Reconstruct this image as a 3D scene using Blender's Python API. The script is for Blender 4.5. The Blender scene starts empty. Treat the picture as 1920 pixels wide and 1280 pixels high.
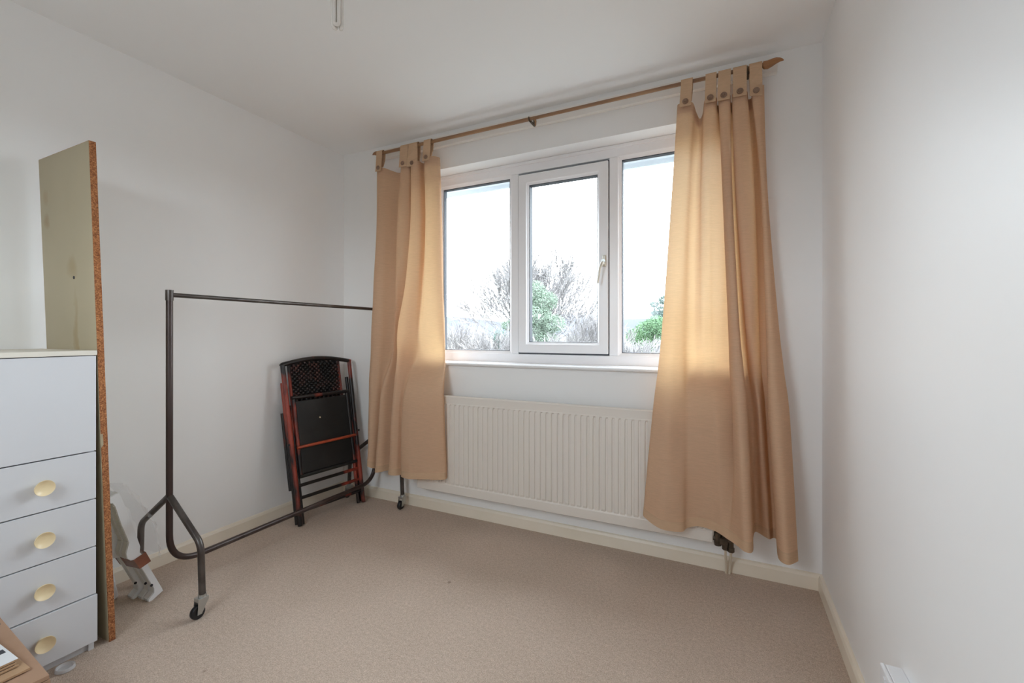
import bpy, bmesh, math, random
from mathutils import Vector, Matrix
random.seed(7)
S = bpy.context.scene
COL = S.collection
R = math.radians

# ------------------------------------------------------------------ camera, sky, exposure
H, W, YR = 2.4, 2.851, -2.8
cam_d = bpy.data.cameras.new('camera')
cam = bpy.data.objects.new('camera', cam_d); COL.objects.link(cam)
cam.location = (2.472, -2.3356, 1.1215)
cam.rotation_euler = (R(90), 0, R(25.809))
cam_d.sensor_width = 36; cam_d.lens = 829.5 / 1920 * 36
cam_d.shift_y = -(640 - 625.8) / 1920
cam_d.clip_start = .02; cam_d.clip_end = 3000
S.camera = cam

SKY = 13.0
world = bpy.data.worlds.new('overcast_sky'); S.world = world; world.use_nodes = True
wn = world.node_tree; wn.nodes.clear()
w_out = wn.nodes.new('ShaderNodeOutputWorld'); w_bg = wn.nodes.new('ShaderNodeBackground')
w_tc = wn.nodes.new('ShaderNodeTexCoord'); w_no = wn.nodes.new('ShaderNodeTexNoise'); w_cr = wn.nodes.new('ShaderNodeValToRGB')
w_no.inputs['Scale'].default_value = 2.6; w_no.inputs['Detail'].default_value = 5
w_cr.color_ramp.elements[0].position = .3; w_cr.color_ramp.elements[0].color = (.80, .90, 1, 1)
w_cr.color_ramp.elements[1].position = .62; w_cr.color_ramp.elements[1].color = (.88, .94, 1, 1)
wn.links.new(w_tc.outputs['Generated'], w_no.inputs['Vector']); wn.links.new(w_no.outputs['Fac'], w_cr.inputs['Fac'])
wn.links.new(w_cr.outputs['Color'], w_bg.inputs['Color']); w_bg.inputs['Strength'].default_value = SKY
wn.links.new(w_bg.outputs[0], w_out.inputs['Surface'])

vs = S.view_settings
S.display_settings.display_device = 'sRGB'
vs.view_transform = 'Standard'; vs.look = 'None'; vs.gamma = 1; vs.exposure = 0.0
vs.use_curve_mapping = False
S.cycles.max_bounces = 16; S.cycles.diffuse_bounces = 12; S.cycles.transparent_max_bounces = 24
S.cycles.caustics_reflective = False; S.cycles.caustics_refractive = False

# a light portal in the window opening: it emits nothing, it only guides the sampling of the sky
pd = bpy.data.lights.new('window_portal', 'AREA'); pd.shape = 'RECTANGLE'; pd.size = 1.86; pd.size_y = 1.26
pd.cycles.is_portal = True
po = bpy.data.objects.new('window_portal', pd); COL.objects.link(po)
po.location = (1.61, .27, 1.555); po.rotation_euler = (R(-90), 0, 0)

pd2 = bpy.data.lights.new('fill_window_portal', 'AREA'); pd2.shape = 'RECTANGLE'; pd2.size = .92; pd2.size_y = .82  # sampling guide for the added fill window, emits nothing itself
pd2.cycles.is_portal = True
po2 = bpy.data.objects.new('fill_window_portal', pd2); COL.objects.link(po2)
po2.location = (1.35, YR - .16, 1.65); po2.rotation_euler = (R(90), 0, 0)

# ------------------------------------------------------------------ materials
def mat(name, col, rough=.6, metal=0, noise=None, bump=None, spec=.5, extra=None):
    """noise=(scale, colour2, lo, hi[, stretch]); bump=(scale, strength, dist)"""
    m = bpy.data.materials.new(name); m.use_nodes = True
    nt = m.node_tree; b = nt.nodes['Principled BSDF']
    b.inputs['Base Color'].default_value = (*col, 1); b.inputs['Roughness'].default_value = rough
    b.inputs['Metallic'].default_value = metal; b.inputs['Specular IOR Level'].default_value = spec
    tc = nt.nodes.new('ShaderNodeTexCoord')
    if noise:
        mp = nt.nodes.new('ShaderNodeMapping'); mp.inputs['Scale'].default_value = noise[4] if len(noise) > 4 else (1, 1, 1)
        nt.links.new(tc.outputs['Object'], mp.inputs['Vector'])
        n = nt.nodes.new('ShaderNodeTexNoise'); n.inputs['Scale'].default_value = noise[0]; n.inputs['Detail'].default_value = 6
        r = nt.nodes.new('ShaderNodeValToRGB')
        r.color_ramp.elements[0].position = noise[2]; r.color_ramp.elements[0].color = (*col, 1)
        r.color_ramp.elements[1].position = noise[3]; r.color_ramp.elements[1].color = (*noise[1], 1)
        nt.links.new(mp.outputs[0], n.inputs['Vector']); nt.links.new(n.outputs['Fac'], r.inputs['Fac'])
        nt.links.new(r.outputs['Color'], b.inputs['Base Color'])
    if bump:
        n2 = nt.nodes.new('ShaderNodeTexNoise'); n2.inputs['Scale'].default_value = bump[0]; n2.inputs['Detail'].default_value = 4
        bp = nt.nodes.new('ShaderNodeBump'); bp.inputs['Strength'].default_value = bump[1]; bp.inputs['Distance'].default_value = bump[2]
        nt.links.new(tc.outputs['Object'], n2.inputs['Vector']); nt.links.new(n2.outputs['Fac'], bp.inputs['Height'])
        nt.links.new(bp.outputs[0], b.inputs['Normal'])
    return m

def mixcol(nt, fac, a, b, blend='MIX'):
    n = nt.nodes.new('ShaderNodeMix'); n.data_type = 'RGBA'; n.blend_type = blend
    for sock, v in ((n.inputs[0], fac), (n.inputs[6], a), (n.inputs[7], b)):
        if isinstance(v, (int, float)): sock.default_value = v
        elif isinstance(v, tuple): sock.default_value = (*v, 1)
        else: nt.links.new(v, sock)
    return n.outputs[2]

def math_node(nt, op, a, b=None, clamp=False):
    n = nt.nodes.new('ShaderNodeMath'); n.operation = op; n.use_clamp = clamp
    for s, v in zip(n.inputs, (a, b)):
        if v is None: continue
        if isinstance(v, (int, float)): s.default_value = v
        else: nt.links.new(v, s)
    return n.outputs[0]

M = {}
M['wall'] = mat('white_wall_paint', (.885, .885, .885), .75, noise=(1.3, (.865, .865, .865), .35, .7), bump=(60, .06, .002), spec=.3)
M['wall_sheen'] = mat('white_silk_wall_paint', (.885, .885, .89), .42, noise=(1.1, (.865, .865, .87), .35, .7), bump=(45, .06, .002), spec=.4)
M['ceiling'] = mat('ceiling_paint', (.89, .89, .89), .8, bump=(50, .05, .002), spec=.2)
M['skirting'] = mat('aged_cream_gloss', (.86, .785, .67), .4, noise=(5, (.82, .745, .62), .4, .65))
M['batten'] = mat('batten_white_gloss', (.82, .79, .75), .4)
M['upvc'] = mat('white_plastic_frame', (.90, .90, .925), .3)
M['bead'] = mat('white_glazing_bead', (.90, .90, .925), .28)
M['gasket'] = mat('dark_rubber_gasket', (.05, .055, .07), .6)
M['sill'] = mat('white_sill_gloss', (.86, .86, .87), .25)
M['radiator'] = mat('cream_radiator_enamel', (.76, .71, .655), .35, spec=.45)
M['brass'] = mat('tarnished_brass', (.07, .05, .035), .45, .6, noise=(40, (.13, .10, .07), .4, .7))
M['pipe'] = mat('cream_painted_pipe', (.70, .62, .50), .45)
M['chest'] = mat('white_laminate', (.64, .65, .68), .45, noise=(2, (.61, .62, .65), .4, .7))
M['chest_top'] = mat('aged_white_laminate', (.74, .70, .62), .45)
M['chest_dark'] = mat('painted_gap_shade', (.03, .03, .04), .8)  # near-black stands in for the shade inside gaps and holes
M['knob'] = mat('cream_plastic', (.80, .66, .42), .35)
M['steel_brown'] = mat('brown_painted_tube', (.045, .028, .025), .35, .35, noise=(9, (.085, .065, .06), .45, .75, (1, 1, .35)))
M['steel_grey'] = mat('worn_grey_brown_tube', (.06, .048, .043), .33, .4, noise=(12, (.14, .125, .115), .45, .8))
M['zinc'] = mat('zinc_plated_steel', (.5, .51, .5), .35, .9)
M['rubber'] = mat('black_wheel', (.012, .012, .014), .4)
M['black_panel'] = mat('black_seat_panel', (.008, .008, .008), .55, noise=(7, (.02, .021, .021), .5, .8))
M['wood_rod'] = mat('walnut_stained_rod', (.34, .19, .095), .45, noise=(14, (.22, .115, .06), .4, .7, (.3, 3, 3)))
M['finial'] = mat('varnished_carved_wood', (.40, .19, .08), .4, noise=(25, (.28, .125, .05), .4, .7, (.4, 2, 2)))
M['button'] = mat('brown_button', (.25, .15, .10), .5)
M['white_plastic'] = mat('white_moulded_plastic', (.78, .79, .81), .4)
M['tape'] = mat('brown_packing_tape', (.22, .075, .045), .22, noise=(25, (.27, .10, .06), .4, .7))
M['socket'] = mat('white_socket_plastic', (.80, .81, .84), .3)
M['carton'] = mat('brown_cardboard', (.40, .25, .165), .85, noise=(9, (.36, .22, .14), .4, .7), bump=(70, .1, .002))
M['carton_tan'] = mat('tan_cardboard', (.45, .29, .17), .85, noise=(9, (.40, .255, .15), .4, .7))
M['carton_edge'] = mat('cut_cardboard_edge', (.10, .06, .045), .9)
M['carton_white'] = mat('white_printed_card', (.72, .73, .75), .6)
M['ink'] = mat('dark_ink', (.05, .05, .06), .7)
M['ink_soft'] = mat('faded_print', (.17, .13, .11), .8)
M['lamp_tube'] = mat('opal_glass_tube', (.82, .79, .76), .25)
M['lamp_white'] = mat('white_lamp_plastic', (.8, .8, .78), .35)
M['handle'] = mat('cream_window_handle', (.62, .58, .50), .3, .2)

# chipboard: laminate face with drips, raw edge
def board_mats():
    m = mat('stained_cream_laminate', (.40, .34, .225), .5, noise=(3, (.36, .305, .20), .35, .7))
    nt = m.node_tree; b = nt.nodes['Principled BSDF']
    base = b.inputs['Base Color'].links[0].from_socket
    tc = nt.nodes.new('ShaderNodeTexCoord'); sx = nt.nodes.new('ShaderNodeSeparateXYZ'); nt.links.new(tc.outputs['Object'], sx.inputs[0])
    n = nt.nodes.new('ShaderNodeTexNoise'); n.inputs['Scale'].default_value = 11; n.inputs['Detail'].default_value = 3
    nt.links.new(tc.outputs['Object'], n.inputs['Vector'])
    wob = math_node(nt, 'MULTIPLY', math_node(nt, 'SUBTRACT', n.outputs['Fac'], .5), .08)
    def blob(cx, cz, rx, rz, col, amt, src):
        dx = math_node(nt, 'DIVIDE', math_node(nt, 'SUBTRACT', math_node(nt, 'ADD', sx.outputs[0], wob), cx), rx)
        dz = math_node(nt, 'DIVIDE', math_node(nt, 'SUBTRACT', sx.outputs[2], cz), rz)
        d = math_node(nt, 'ADD', math_node(nt, 'MULTIPLY', dx, dx), math_node(nt, 'MULTIPLY', dz, dz))
        f = math_node(nt, 'MULTIPLY', math_node(nt, 'SUBTRACT', 1.0, d, True), amt, True)
        return mixcol(nt, f, src, col)
    c = blob(.05, 1.05, .022, .26, (.30, .22, .10), .75, base)
    c = blob(.04, 1.37, .05, .05, (.30, .22, .10), .6, c)
    c = blob(-.155, 1.56, .03, .035, (.29, .20, .10), .7, c)
    c = blob(-.15, 1.65, .03, .035, (.33, .24, .13), .6, c)
    nt.links.new(c, b.inputs['Base Color'])
    e = mat('raw_chipboard_edge', (.33, .12, .045), .9)
    nt = e.node_tree; b = nt.nodes['Principled BSDF']
    tc = nt.nodes.new('ShaderNodeTexCoord'); v = nt.nodes.new('ShaderNodeTexVoronoi'); v.inputs['Scale'].default_value = 300
    r = nt.nodes.new('ShaderNodeValToRGB'); els = r.color_ramp.elements
    els[0].position = .0; els[0].color = (.17, .05, .02, 1); els[1].position = 1; els[1].color = (.62, .28, .11, 1)
    x = els.new(.5); x.color = (.37, .14, .05, 1)
    nt.links.new(tc.outputs['Object'], v.inputs['Vector']); nt.links.new(v.outputs['Color'], r.inputs['Fac']); nt.links.new(r.outputs['Color'], b.inputs['Base Color'])
    bp = nt.nodes.new('ShaderNodeBump'); bp.inputs['Distance'].default_value = .003; nt.links.new(v.outputs['Distance'], bp.inputs['Height']); nt.links.new(bp.outputs[0], b.inputs['Normal'])
    return m, e
M['board'], M['board_edge'] = board_mats()

# burnt bamboo: near black with red brown patches
def bamboo(name, lo, hi, sc):
    return mat(name, (.012, .008, .008), .4, noise=(sc, (.30, .045, .025), lo, hi, (1, 1, .45)), bump=(90, .15, .002))
M['bamboo'] = bamboo('dark_stained_bamboo', .55, .64, 7)
M['bamboo_red'] = bamboo('worn_red_bamboo', .47, .57, 6)
M['red_bar'] = mat('worn_red_bar', (.035, .010, .008), .35, noise=(8, (.42, .075, .03), .42, .58, (1, .5, 1)))
M['weave'] = mat('dark_woven_cane', (.012, .009, .009), .45, noise=(16, (.16, .06, .05), .45, .75))

# carpet
def carpet():
    m = mat('beige_pile_carpet', (.53, .44, .38), 1.0, spec=.1)
    nt = m.node_tree; b = nt.nodes['Principled BSDF']; tc = nt.nodes.new('ShaderNodeTexCoord')
    def noise(s, d=3, rg=.5):
        n = nt.nodes.new('ShaderNodeTexNoise'); n.inputs['Scale'].default_value = s; n.inputs['Detail'].default_value = d; n.inputs['Roughness'].default_value = rg
        nt.links.new(tc.outputs['Object'], n.inputs['Vector']); return n.outputs['Fac']
    def ramp(s, lo, hi, a, bb):
        r = nt.nodes.new('ShaderNodeValToRGB'); r.color_ramp.elements[0].position = lo; r.color_ramp.elements[1].position = hi
        r.color_ramp.elements[0].color = (*a, 1); r.color_ramp.elements[1].color = (*bb, 1); nt.links.new(s, r.inputs['Fac']); return r.outputs['Color']
    fine = ramp(noise(260, 2), .3, .7, (.47, .37, .30), (.70, .58, .49))
    mid = ramp(noise(75, 5, .75), .3, .7, (.80, .79, .77), (1.10, 1.10, 1.10))
    big = ramp(noise(2.2, 3), .35, .7, (.94, .935, .93), (1.03, 1.03, 1.04))
    c = mixcol(nt, 1.0, fine, mid, 'MULTIPLY'); c = mixcol(nt, 1.0, c, big, 'MULTIPLY')
    vo = nt.nodes.new('ShaderNodeTexVoronoi'); vo.inputs['Scale'].default_value = 3.2; nt.links.new(tc.outputs['Object'], vo.inputs['Vector'])
    spot = ramp(vo.outputs['Distance'], .018, .035, (.45, .40, .37), (1, 1, 1))
    c = mixcol(nt, .6, c, mixcol(nt, 1.0, c, spot, 'MULTIPLY'))
    nt.links.new(c, b.inputs['Base Color'])
    bp = nt.nodes.new('ShaderNodeBump'); bp.inputs['Strength'].default_value = .5; bp.inputs['Distance'].default_value = .006
    nt.links.new(math_node(nt, 'ADD', noise(300, 2), noise(60, 4)), bp.inputs['Height']); nt.links.new(bp.outputs[0], b.inputs['Normal'])
    return m
M['carpet'] = carpet()

# curtain cloth: diffuse front, light passes through
def cloth(name, col, trans, fac, holes):
    m = bpy.data.materials.new(name); m.use_nodes = True; nt = m.node_tree; nt.nodes.clear()
    out = nt.nodes.new('ShaderNodeOutputMaterial'); d = nt.nodes.new('ShaderNodeBsdfDiffuse'); t = nt.nodes.new('ShaderNodeBsdfTranslucent'); mx = nt.nodes.new('ShaderNodeMixShader')
    tc = nt.nodes.new('ShaderNodeTexCoord')
    def noise(sc, s, det=3):
        mp = nt.nodes.new('ShaderNodeMapping'); mp.inputs['Scale'].default_value = sc
        nt.links.new(tc.outputs['Object'], mp.inputs['Vector'])
        n = nt.nodes.new('ShaderNodeTexNoise'); n.inputs['Scale'].default_value = s; n.inputs['Detail'].default_value = det
        nt.links.new(mp.outputs[0], n.inputs['Vector']); return n.outputs['Fac']
    slub = noise((.12, .12, 1.6), 210); grain = noise((1, 1, .8), 420, 2)
    f = math_node(nt, 'ADD', math_node(nt, 'MULTIPLY', slub, .7), math_node(nt, 'MULTIPLY', grain, .3))
    r = nt.nodes.new('ShaderNodeMapRange'); r.inputs['From Min'].default_value = .3; r.inputs['From Max'].default_value = .7
    r.inputs['To Min'].default_value = .93; r.inputs['To Max'].default_value = 1.065; nt.links.new(f, r.inputs['Value'])
    for sh, c in ((d, col), (t, trans)):
        nt.links.new(mixcol(nt, 1.0, c, r.outputs[0], 'MULTIPLY'), sh.inputs['Color'])
    bp = nt.nodes.new('ShaderNodeBump'); bp.inputs['Strength'].default_value = .12; bp.inputs['Distance'].default_value = .002
    nt.links.new(f, bp.inputs['Height']); nt.links.new(bp.outputs[0], d.inputs['Normal'])
    mx.inputs[0].default_value = fac
    nt.links.new(d.outputs[0], mx.inputs[1]); nt.links.new(t.outputs[0], mx.inputs[2]);
    # light that goes through the weave almost straight on: open holes and a narrow forward lobe
    tp_ = nt.nodes.new('ShaderNodeBsdfTransparent'); m2 = nt.nodes.new('ShaderNodeMixShader'); m2.inputs[0].default_value = holes * .2; tp_.inputs['Color'].default_value = (1, .9, .75, 1)
    rf = nt.nodes.new('ShaderNodeBsdfRefraction'); m3 = nt.nodes.new('ShaderNodeMixShader'); m3.inputs[0].default_value = holes
    rf.inputs['IOR'].default_value = 1.22; rf.inputs['Roughness'].default_value = .5
    nt.links.new(mixcol(nt, 1.0, (1, .92, .76), r.outputs[0], 'MULTIPLY'), rf.inputs['Color'])
    nt.links.new(mx.outputs[0], m3.inputs[1]); nt.links.new(rf.outputs[0], m3.inputs[2])
    nt.links.new(m3.outputs[0], m2.inputs[1]); nt.links.new(tp_.outputs[0], m2.inputs[2]); nt.links.new(m2.outputs[0], out.inputs['Surface'])
    return m
M['curtain'] = cloth('sand_cotton_cloth', (.66, .45, .31), (.90, .60, .30), .215, .008)
M['curtain_double'] = cloth('sand_cotton_cloth_doubled', (.64, .44, .29), (.5, .3, .16), .10, .0)

def glass_mat(name, tint, rough=0.0):
    m = bpy.data.materials.new(name); m.use_nodes = True; nt = m.node_tree; nt.nodes.clear()
    out = nt.nodes.new('ShaderNodeOutputMaterial'); tr = nt.nodes.new('ShaderNodeBsdfTransparent'); g = nt.nodes.new('ShaderNodeBsdfGlossy'); mx = nt.nodes.new('ShaderNodeMixShader'); fr = nt.nodes.new('ShaderNodeFresnel')
    tr.inputs['Color'].default_value = (*tint, 1); g.inputs['Roughness'].default_value = rough; fr.inputs['IOR'].default_value = 1.45
    ge = nt.nodes.new('ShaderNodeNewGeometry'); inv = math_node(nt, 'SUBTRACT', 1.0, ge.outputs['Backfacing'])
    nt.links.new(math_node(nt, 'MULTIPLY', fr.outputs[0], inv), mx.inputs[0]); nt.links.new(tr.outputs[0], mx.inputs[1]); nt.links.new(g.outputs[0], mx.inputs[2]); nt.links.new(mx.outputs[0], out.inputs['Surface'])
    return m
M['glass'] = glass_mat('window_glass', (.96, .975, .97))
def milky(name, col, a):
    m = mat(name, col, .25); m.node_tree.nodes['Principled BSDF'].inputs['Alpha'].default_value = a; return m
M['polythene'] = milky('clear_polythene', (.8, .8, .8), .12)
M['clear_plastic'] = milky('milky_plastic', (.75, .76, .78), .5)

M['grass'] = mat('winter_grass', (.11, .11, .10), .9, noise=(.3, (.14, .135, .125), .4, .7), spec=0)
M['hill'] = mat('haze_tinted_hill', (.095, .10, .125), .95, noise=(.02, (.105, .11, .13), .4, .7), spec=0)  # distance haze is painted into this blue-grey colour
M['bark'] = mat('grey_bark', (.19, .185, .19), .9, noise=(3, (.21, .205, .21), .4, .7), spec=0)
M['twig'] = mat('pale_grey_twigs', (.215, .205, .205), .9, spec=0)
M['pine'] = mat('pine_green', (.16, .205, .16), .8, noise=(1.2, (.20, .25, .20), .4, .7), spec=0)
M['ivy'] = mat('dark_green_leaves', (.10, .14, .125), .7, noise=(1.2, (.125, .17, .15), .4, .7), spec=0)
M['laurel'] = mat('bright_green_leaves', (.10, .17, .095), .6, noise=(1.5, (.13, .205, .115), .4, .7), spec=0)
M['reed'] = mat('dry_brush', (.095, .088, .075), .9, spec=0)
M['soffit'] = mat('white_soffit_board', (.62, .66, .70), .5)
M['brick'] = mat('outer_wall_render', (.5, .46, .42), .9)

# ------------------------------------------------------------------ mesh builder
ORG = {}
class MB:
    def __init__(s): s.v = []; s.f = []; s.mi = []
    def add(s, vs, fs, mi=0):
        o = len(s.v); s.v += [tuple(p) for p in vs]; s.f += [tuple(i + o for i in f) for f in fs]; s.mi += [mi] * len(fs); return s
    def box(s, x0, x1, y0, y1, z0, z1, mi=0):
        v = [(x, y, z) for x in (x0, x1) for y in (y0, y1) for z in (z0, z1)]
        return s.add(v, [(0, 1, 3, 2), (4, 6, 7, 5), (0, 4, 5, 1), (2, 3, 7, 6), (0, 2, 6, 4), (1, 5, 7, 3)], mi)
    def obox(s, c, ax, ay, az, mi=0):
        c, ax, ay, az = map(Vector, (c, ax, ay, az))
        v = [c + ax * i + ay * j + az * k for i in (-1, 1) for j in (-1, 1) for k in (-1, 1)]
        return s.add(v, [(0, 1, 3, 2), (4, 6, 7, 5), (0, 4, 5, 1), (2, 3, 7, 6), (0, 2, 6, 4), (1, 5, 7, 3)], mi)
    def tube(s, pts, r, n=12, cap=True, mi=0):
        pts = [Vector(p) for p in pts]; k = len(pts)
        rs = r if isinstance(r, (list, tuple)) else [r] * k
        t0 = (pts[1] - pts[0]).normalized()
        up = Vector((0, 0, 1)) if abs(t0.z) < .9 else Vector((1, 0, 0))
        nrm = (up - t0 * up.dot(t0)).normalized(); vs = []; fs = []
        for i, p in enumerate(pts):
            a = pts[max(i - 1, 0)]; b = pts[min(i + 1, k - 1)]; t = (b - a).normalized()
            nrm = (nrm - t * nrm.dot(t)).normalized(); bi = t.cross(nrm)
            sc = 1.0
            if 0 < i < k - 1:
                c = (pts[i] - a).normalized().dot((b - pts[i]).normalized()); sc = 1 / max(.75, math.sqrt(max(0, (1 + c) / 2)))
            for j in range(n):
                th = 2 * math.pi * j / n; vs.append(p + (nrm * math.cos(th) + bi * math.sin(th)) * rs[i] * sc)
        for i in range(k - 1):
            for j in range(n):
                a = i * n + j; b = i * n + (j + 1) % n; fs.append((a, b, b + n, a + n))
        if cap: fs += [tuple(range(n - 1, -1, -1)), tuple(range((k - 1) * n, k * n))]
        return s.add(vs, fs, mi)
    def lathe(s, prof, c, axis='z', n=24, mi=0):
        """prof: list of (radius, height along axis)"""
        vs = []; fs = []; c = Vector(c)
        for r, h in prof:
            for j in range(n):
                a = 2 * math.pi * j / n; u, w = r * math.cos(a), r * math.sin(a)
                vs.append(c + Vector({'z': (u, w, h), 'x': (h, u, w), 'y': (w, h, u)}[axis]))
        for i in range(len(prof) - 1):
            for j in range(n):
                a = i * n + j; b = i * n + (j + 1) % n; fs.append((a, b, b + n, a + n))
        fs += [tuple(range(n - 1, -1, -1)), tuple(range((len(prof) - 1) * n, len(prof) * n))]
        return s.add(vs, fs, mi)
    def prism(s, pts, d, mi=0):
        """pts: 3-D outline; d: extrusion vector"""
        pts = [Vector(p) for p in pts]; d = Vector(d); n = len(pts)
        fs = [tuple(range(n - 1, -1, -1)), tuple(range(n, 2 * n))] + [(i, (i + 1) % n, (i + 1) % n + n, i + n) for i in range(n)]
        return s.add(pts + [p + d for p in pts], fs, mi)
    def build(s, name, m, parent=None, smooth=False, bevel=0, local=False, label=None, kind=None, seg=2):
        off = Vector((0, 0, 0)) if (parent is None or local) else ORG[parent.name]
        me = bpy.data.meshes.new(name); me.from_pydata([tuple(Vector(p) - off) for p in s.v], [], s.f)
        for x in (m if isinstance(m, (list, tuple)) else [m]): me.materials.append(x)
        if any(s.mi): me.polygons.foreach_set('material_index', s.mi)
        bm = bmesh.new(); bm.from_mesh(me); bmesh.ops.recalc_face_normals(bm, faces=bm.faces); bm.to_mesh(me); bm.free()
        if smooth:
            me.polygons.foreach_set('use_smooth', [True] * len(me.polygons))
            try: me.set_sharp_from_angle(angle=R(42))
            except Exception: pass
        o = bpy.data.objects.new(name, me); COL.objects.link(o)
        if parent: o.parent = parent
        ORG[o.name] = ORG[parent.name] if parent else Vector((0, 0, 0))
        if bevel:
            b = o.modifiers.new('bevel', 'BEVEL'); b.width = bevel; b.segments = seg; b.limit_method = 'ANGLE'; b.angle_limit = R(40)
        if label: o['label'] = label
        if kind: o['kind'] = kind
        return o

def tag(o, label, cat, group=None, kind=None):
    if label: o['label'] = label
    if cat: o['category'] = cat
    if group: o['group'] = group
    if kind: o['kind'] = kind
    return o
def thing(name, label, cat, loc=(0, 0, 0), rot=(0, 0, 0), group=None, kind=None):
    o = bpy.data.objects.new(name, None); COL.objects.link(o); o.location = loc; o.rotation_euler = rot; o.empty_display_size = .1
    ORG[o.name] = Vector(loc); return tag(o, label, cat, group, kind)
def recenter(o):
    """origin of a one-mesh thing to the middle of its base"""
    vs_ = [v.co.copy() for v in o.data.vertices]
    c = Vector((sum(v.x for v in vs_) / len(vs_), sum(v.y for v in vs_) / len(vs_), min(v.z for v in vs_)))
    o.data.transform(Matrix.Translation(-c)); o.location = o.location + c; return o
def arc(c, r, a0, a1, n, u, w):
    c, u, w = Vector(c), Vector(u), Vector(w)
    return [c + u * (r * math.cos(a0 + (a1 - a0) * i / n)) + w * (r * math.sin(a0 + (a1 - a0) * i / n)) for i in range(n + 1)]
def bend(pts, rad, n=7):
    """polyline with rounded corners"""
    pts = [Vector(p) for p in pts]; out = [pts[0]]
    for i in range(1, len(pts) - 1):
        p, a, b = pts[i], pts[i - 1], pts[i + 1]; d0, d1 = (a - p).normalized(), (b - p).normalized()
        half = d0.angle(d1) / 2; t = min(rad / math.tan(half), (a - p).length * .48, (b - p).length * .9)
        p0, p1 = p + d0 * t, p + d1 * t
        for k in range(n + 1):
            f = k / n; out.append(p0 * (1 - f) ** 2 + p * 2 * f * (1 - f) + p1 * f * f)
    return out + [pts[-1]]

# ------------------------------------------------------------------ room shell
OX0, OX1, OZ0, OZ1 = .70, 2.52, .932, 2.168        # window opening
WT = .26                                            # window wall thickness
MB().box(-.15, W + .15, YR - .15, WT, -.12, 0).build('floor', M['carpet'], kind='structure')
MB().box(-.15, W + .15, YR - .15, WT, H, H + .12).build('ceiling', M['ceiling'], kind='structure')
MB().box(-.15, 0, YR - .15, 0, 0, H).build('wall_left', M['wall'], kind='structure')
MB().box(W, W + .15, YR - .15, 0, 0, H).build('wall_right', M['wall_sheen'], kind='structure')
f_ = MB()
for x0, x1, z0, z1 in ((0, .90, 0, H), (1.80, W, 0, H), (.90, 1.80, 0, 1.25), (.90, 1.80, 2.05, H)): f_.box(x0, x1, YR - .15, YR, z0, z1)
f_.build('wall_front', M['wall'], kind='structure')
def holed_wall():
    m = MB(); xs = [-.15, OX0, OX1, W + .15]; zs = [0, OZ0, OZ1, H]
    v = [(x, y, z) for y in (0, WT) for z in zs for x in xs]
    I = lambda y, z, x: y * 16 + z * 4 + x
    fs = []
    for y in (0, 1):
        for z in range(3):
            for x in range(3):
                if (x, z) != (1, 1): fs.append((I(y, z, x), I(y, z, x + 1), I(y, z + 1, x + 1), I(y, z + 1, x)))
    for a, b in (((1, 1), (1, 2)), ((1, 2), (2, 2)), ((2, 2), (2, 1)), ((2, 1), (1, 1))):   # reveal (z,x)
        fs.append((I(0, *a), I(0, *b), I(1, *b), I(1, *a)))
    for z in range(3): fs += [(I(0, z, 0), I(0, z + 1, 0), I(1, z + 1, 0), I(1, z, 0)), (I(0, z, 3), I(0, z + 1, 3), I(1, z + 1, 3), I(1, z, 3))]
    for x in range(3): fs += [(I(0, 0, x), I(0, 0, x + 1), I(1, 0, x + 1), I(1, 0, x)), (I(0, 3, x), I(0, 3, x + 1), I(1, 3, x + 1), I(1, 3, x))]
    return m.add(v, fs)
holed_wall().build('wall_back', M['wall'], kind='structure')
def skirting(name, a, b, nrm):
    a, b, nrm = Vector(a), Vector(b), Vector(nrm)
    pr = [(0, 0), (.016, 0), (.016, .055), (.011, .066), (.004, .069), (0, .069)]
    MB().prism([a + nrm * p + Vector((0, 0, q)) for p, q in pr], b - a).build(name, M['skirting'], kind='structure')
skirting('baseboard_left', (0, 0, 0), (0, YR, 0), (1, 0, 0))
skirting('baseboard_back', (0, 0, 0), (W, 0, 0), (0, -1, 0))
skirting('baseboard_right', (W, 0, 0), (W, YR, 0), (-1, 0, 0))
MB().box(.33, 2.68, -.030, 0, 2.300, 2.362).build('trim_1', M['batten'], kind='structure', bevel=.002, label='white painted batten behind the curtain rod')

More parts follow.
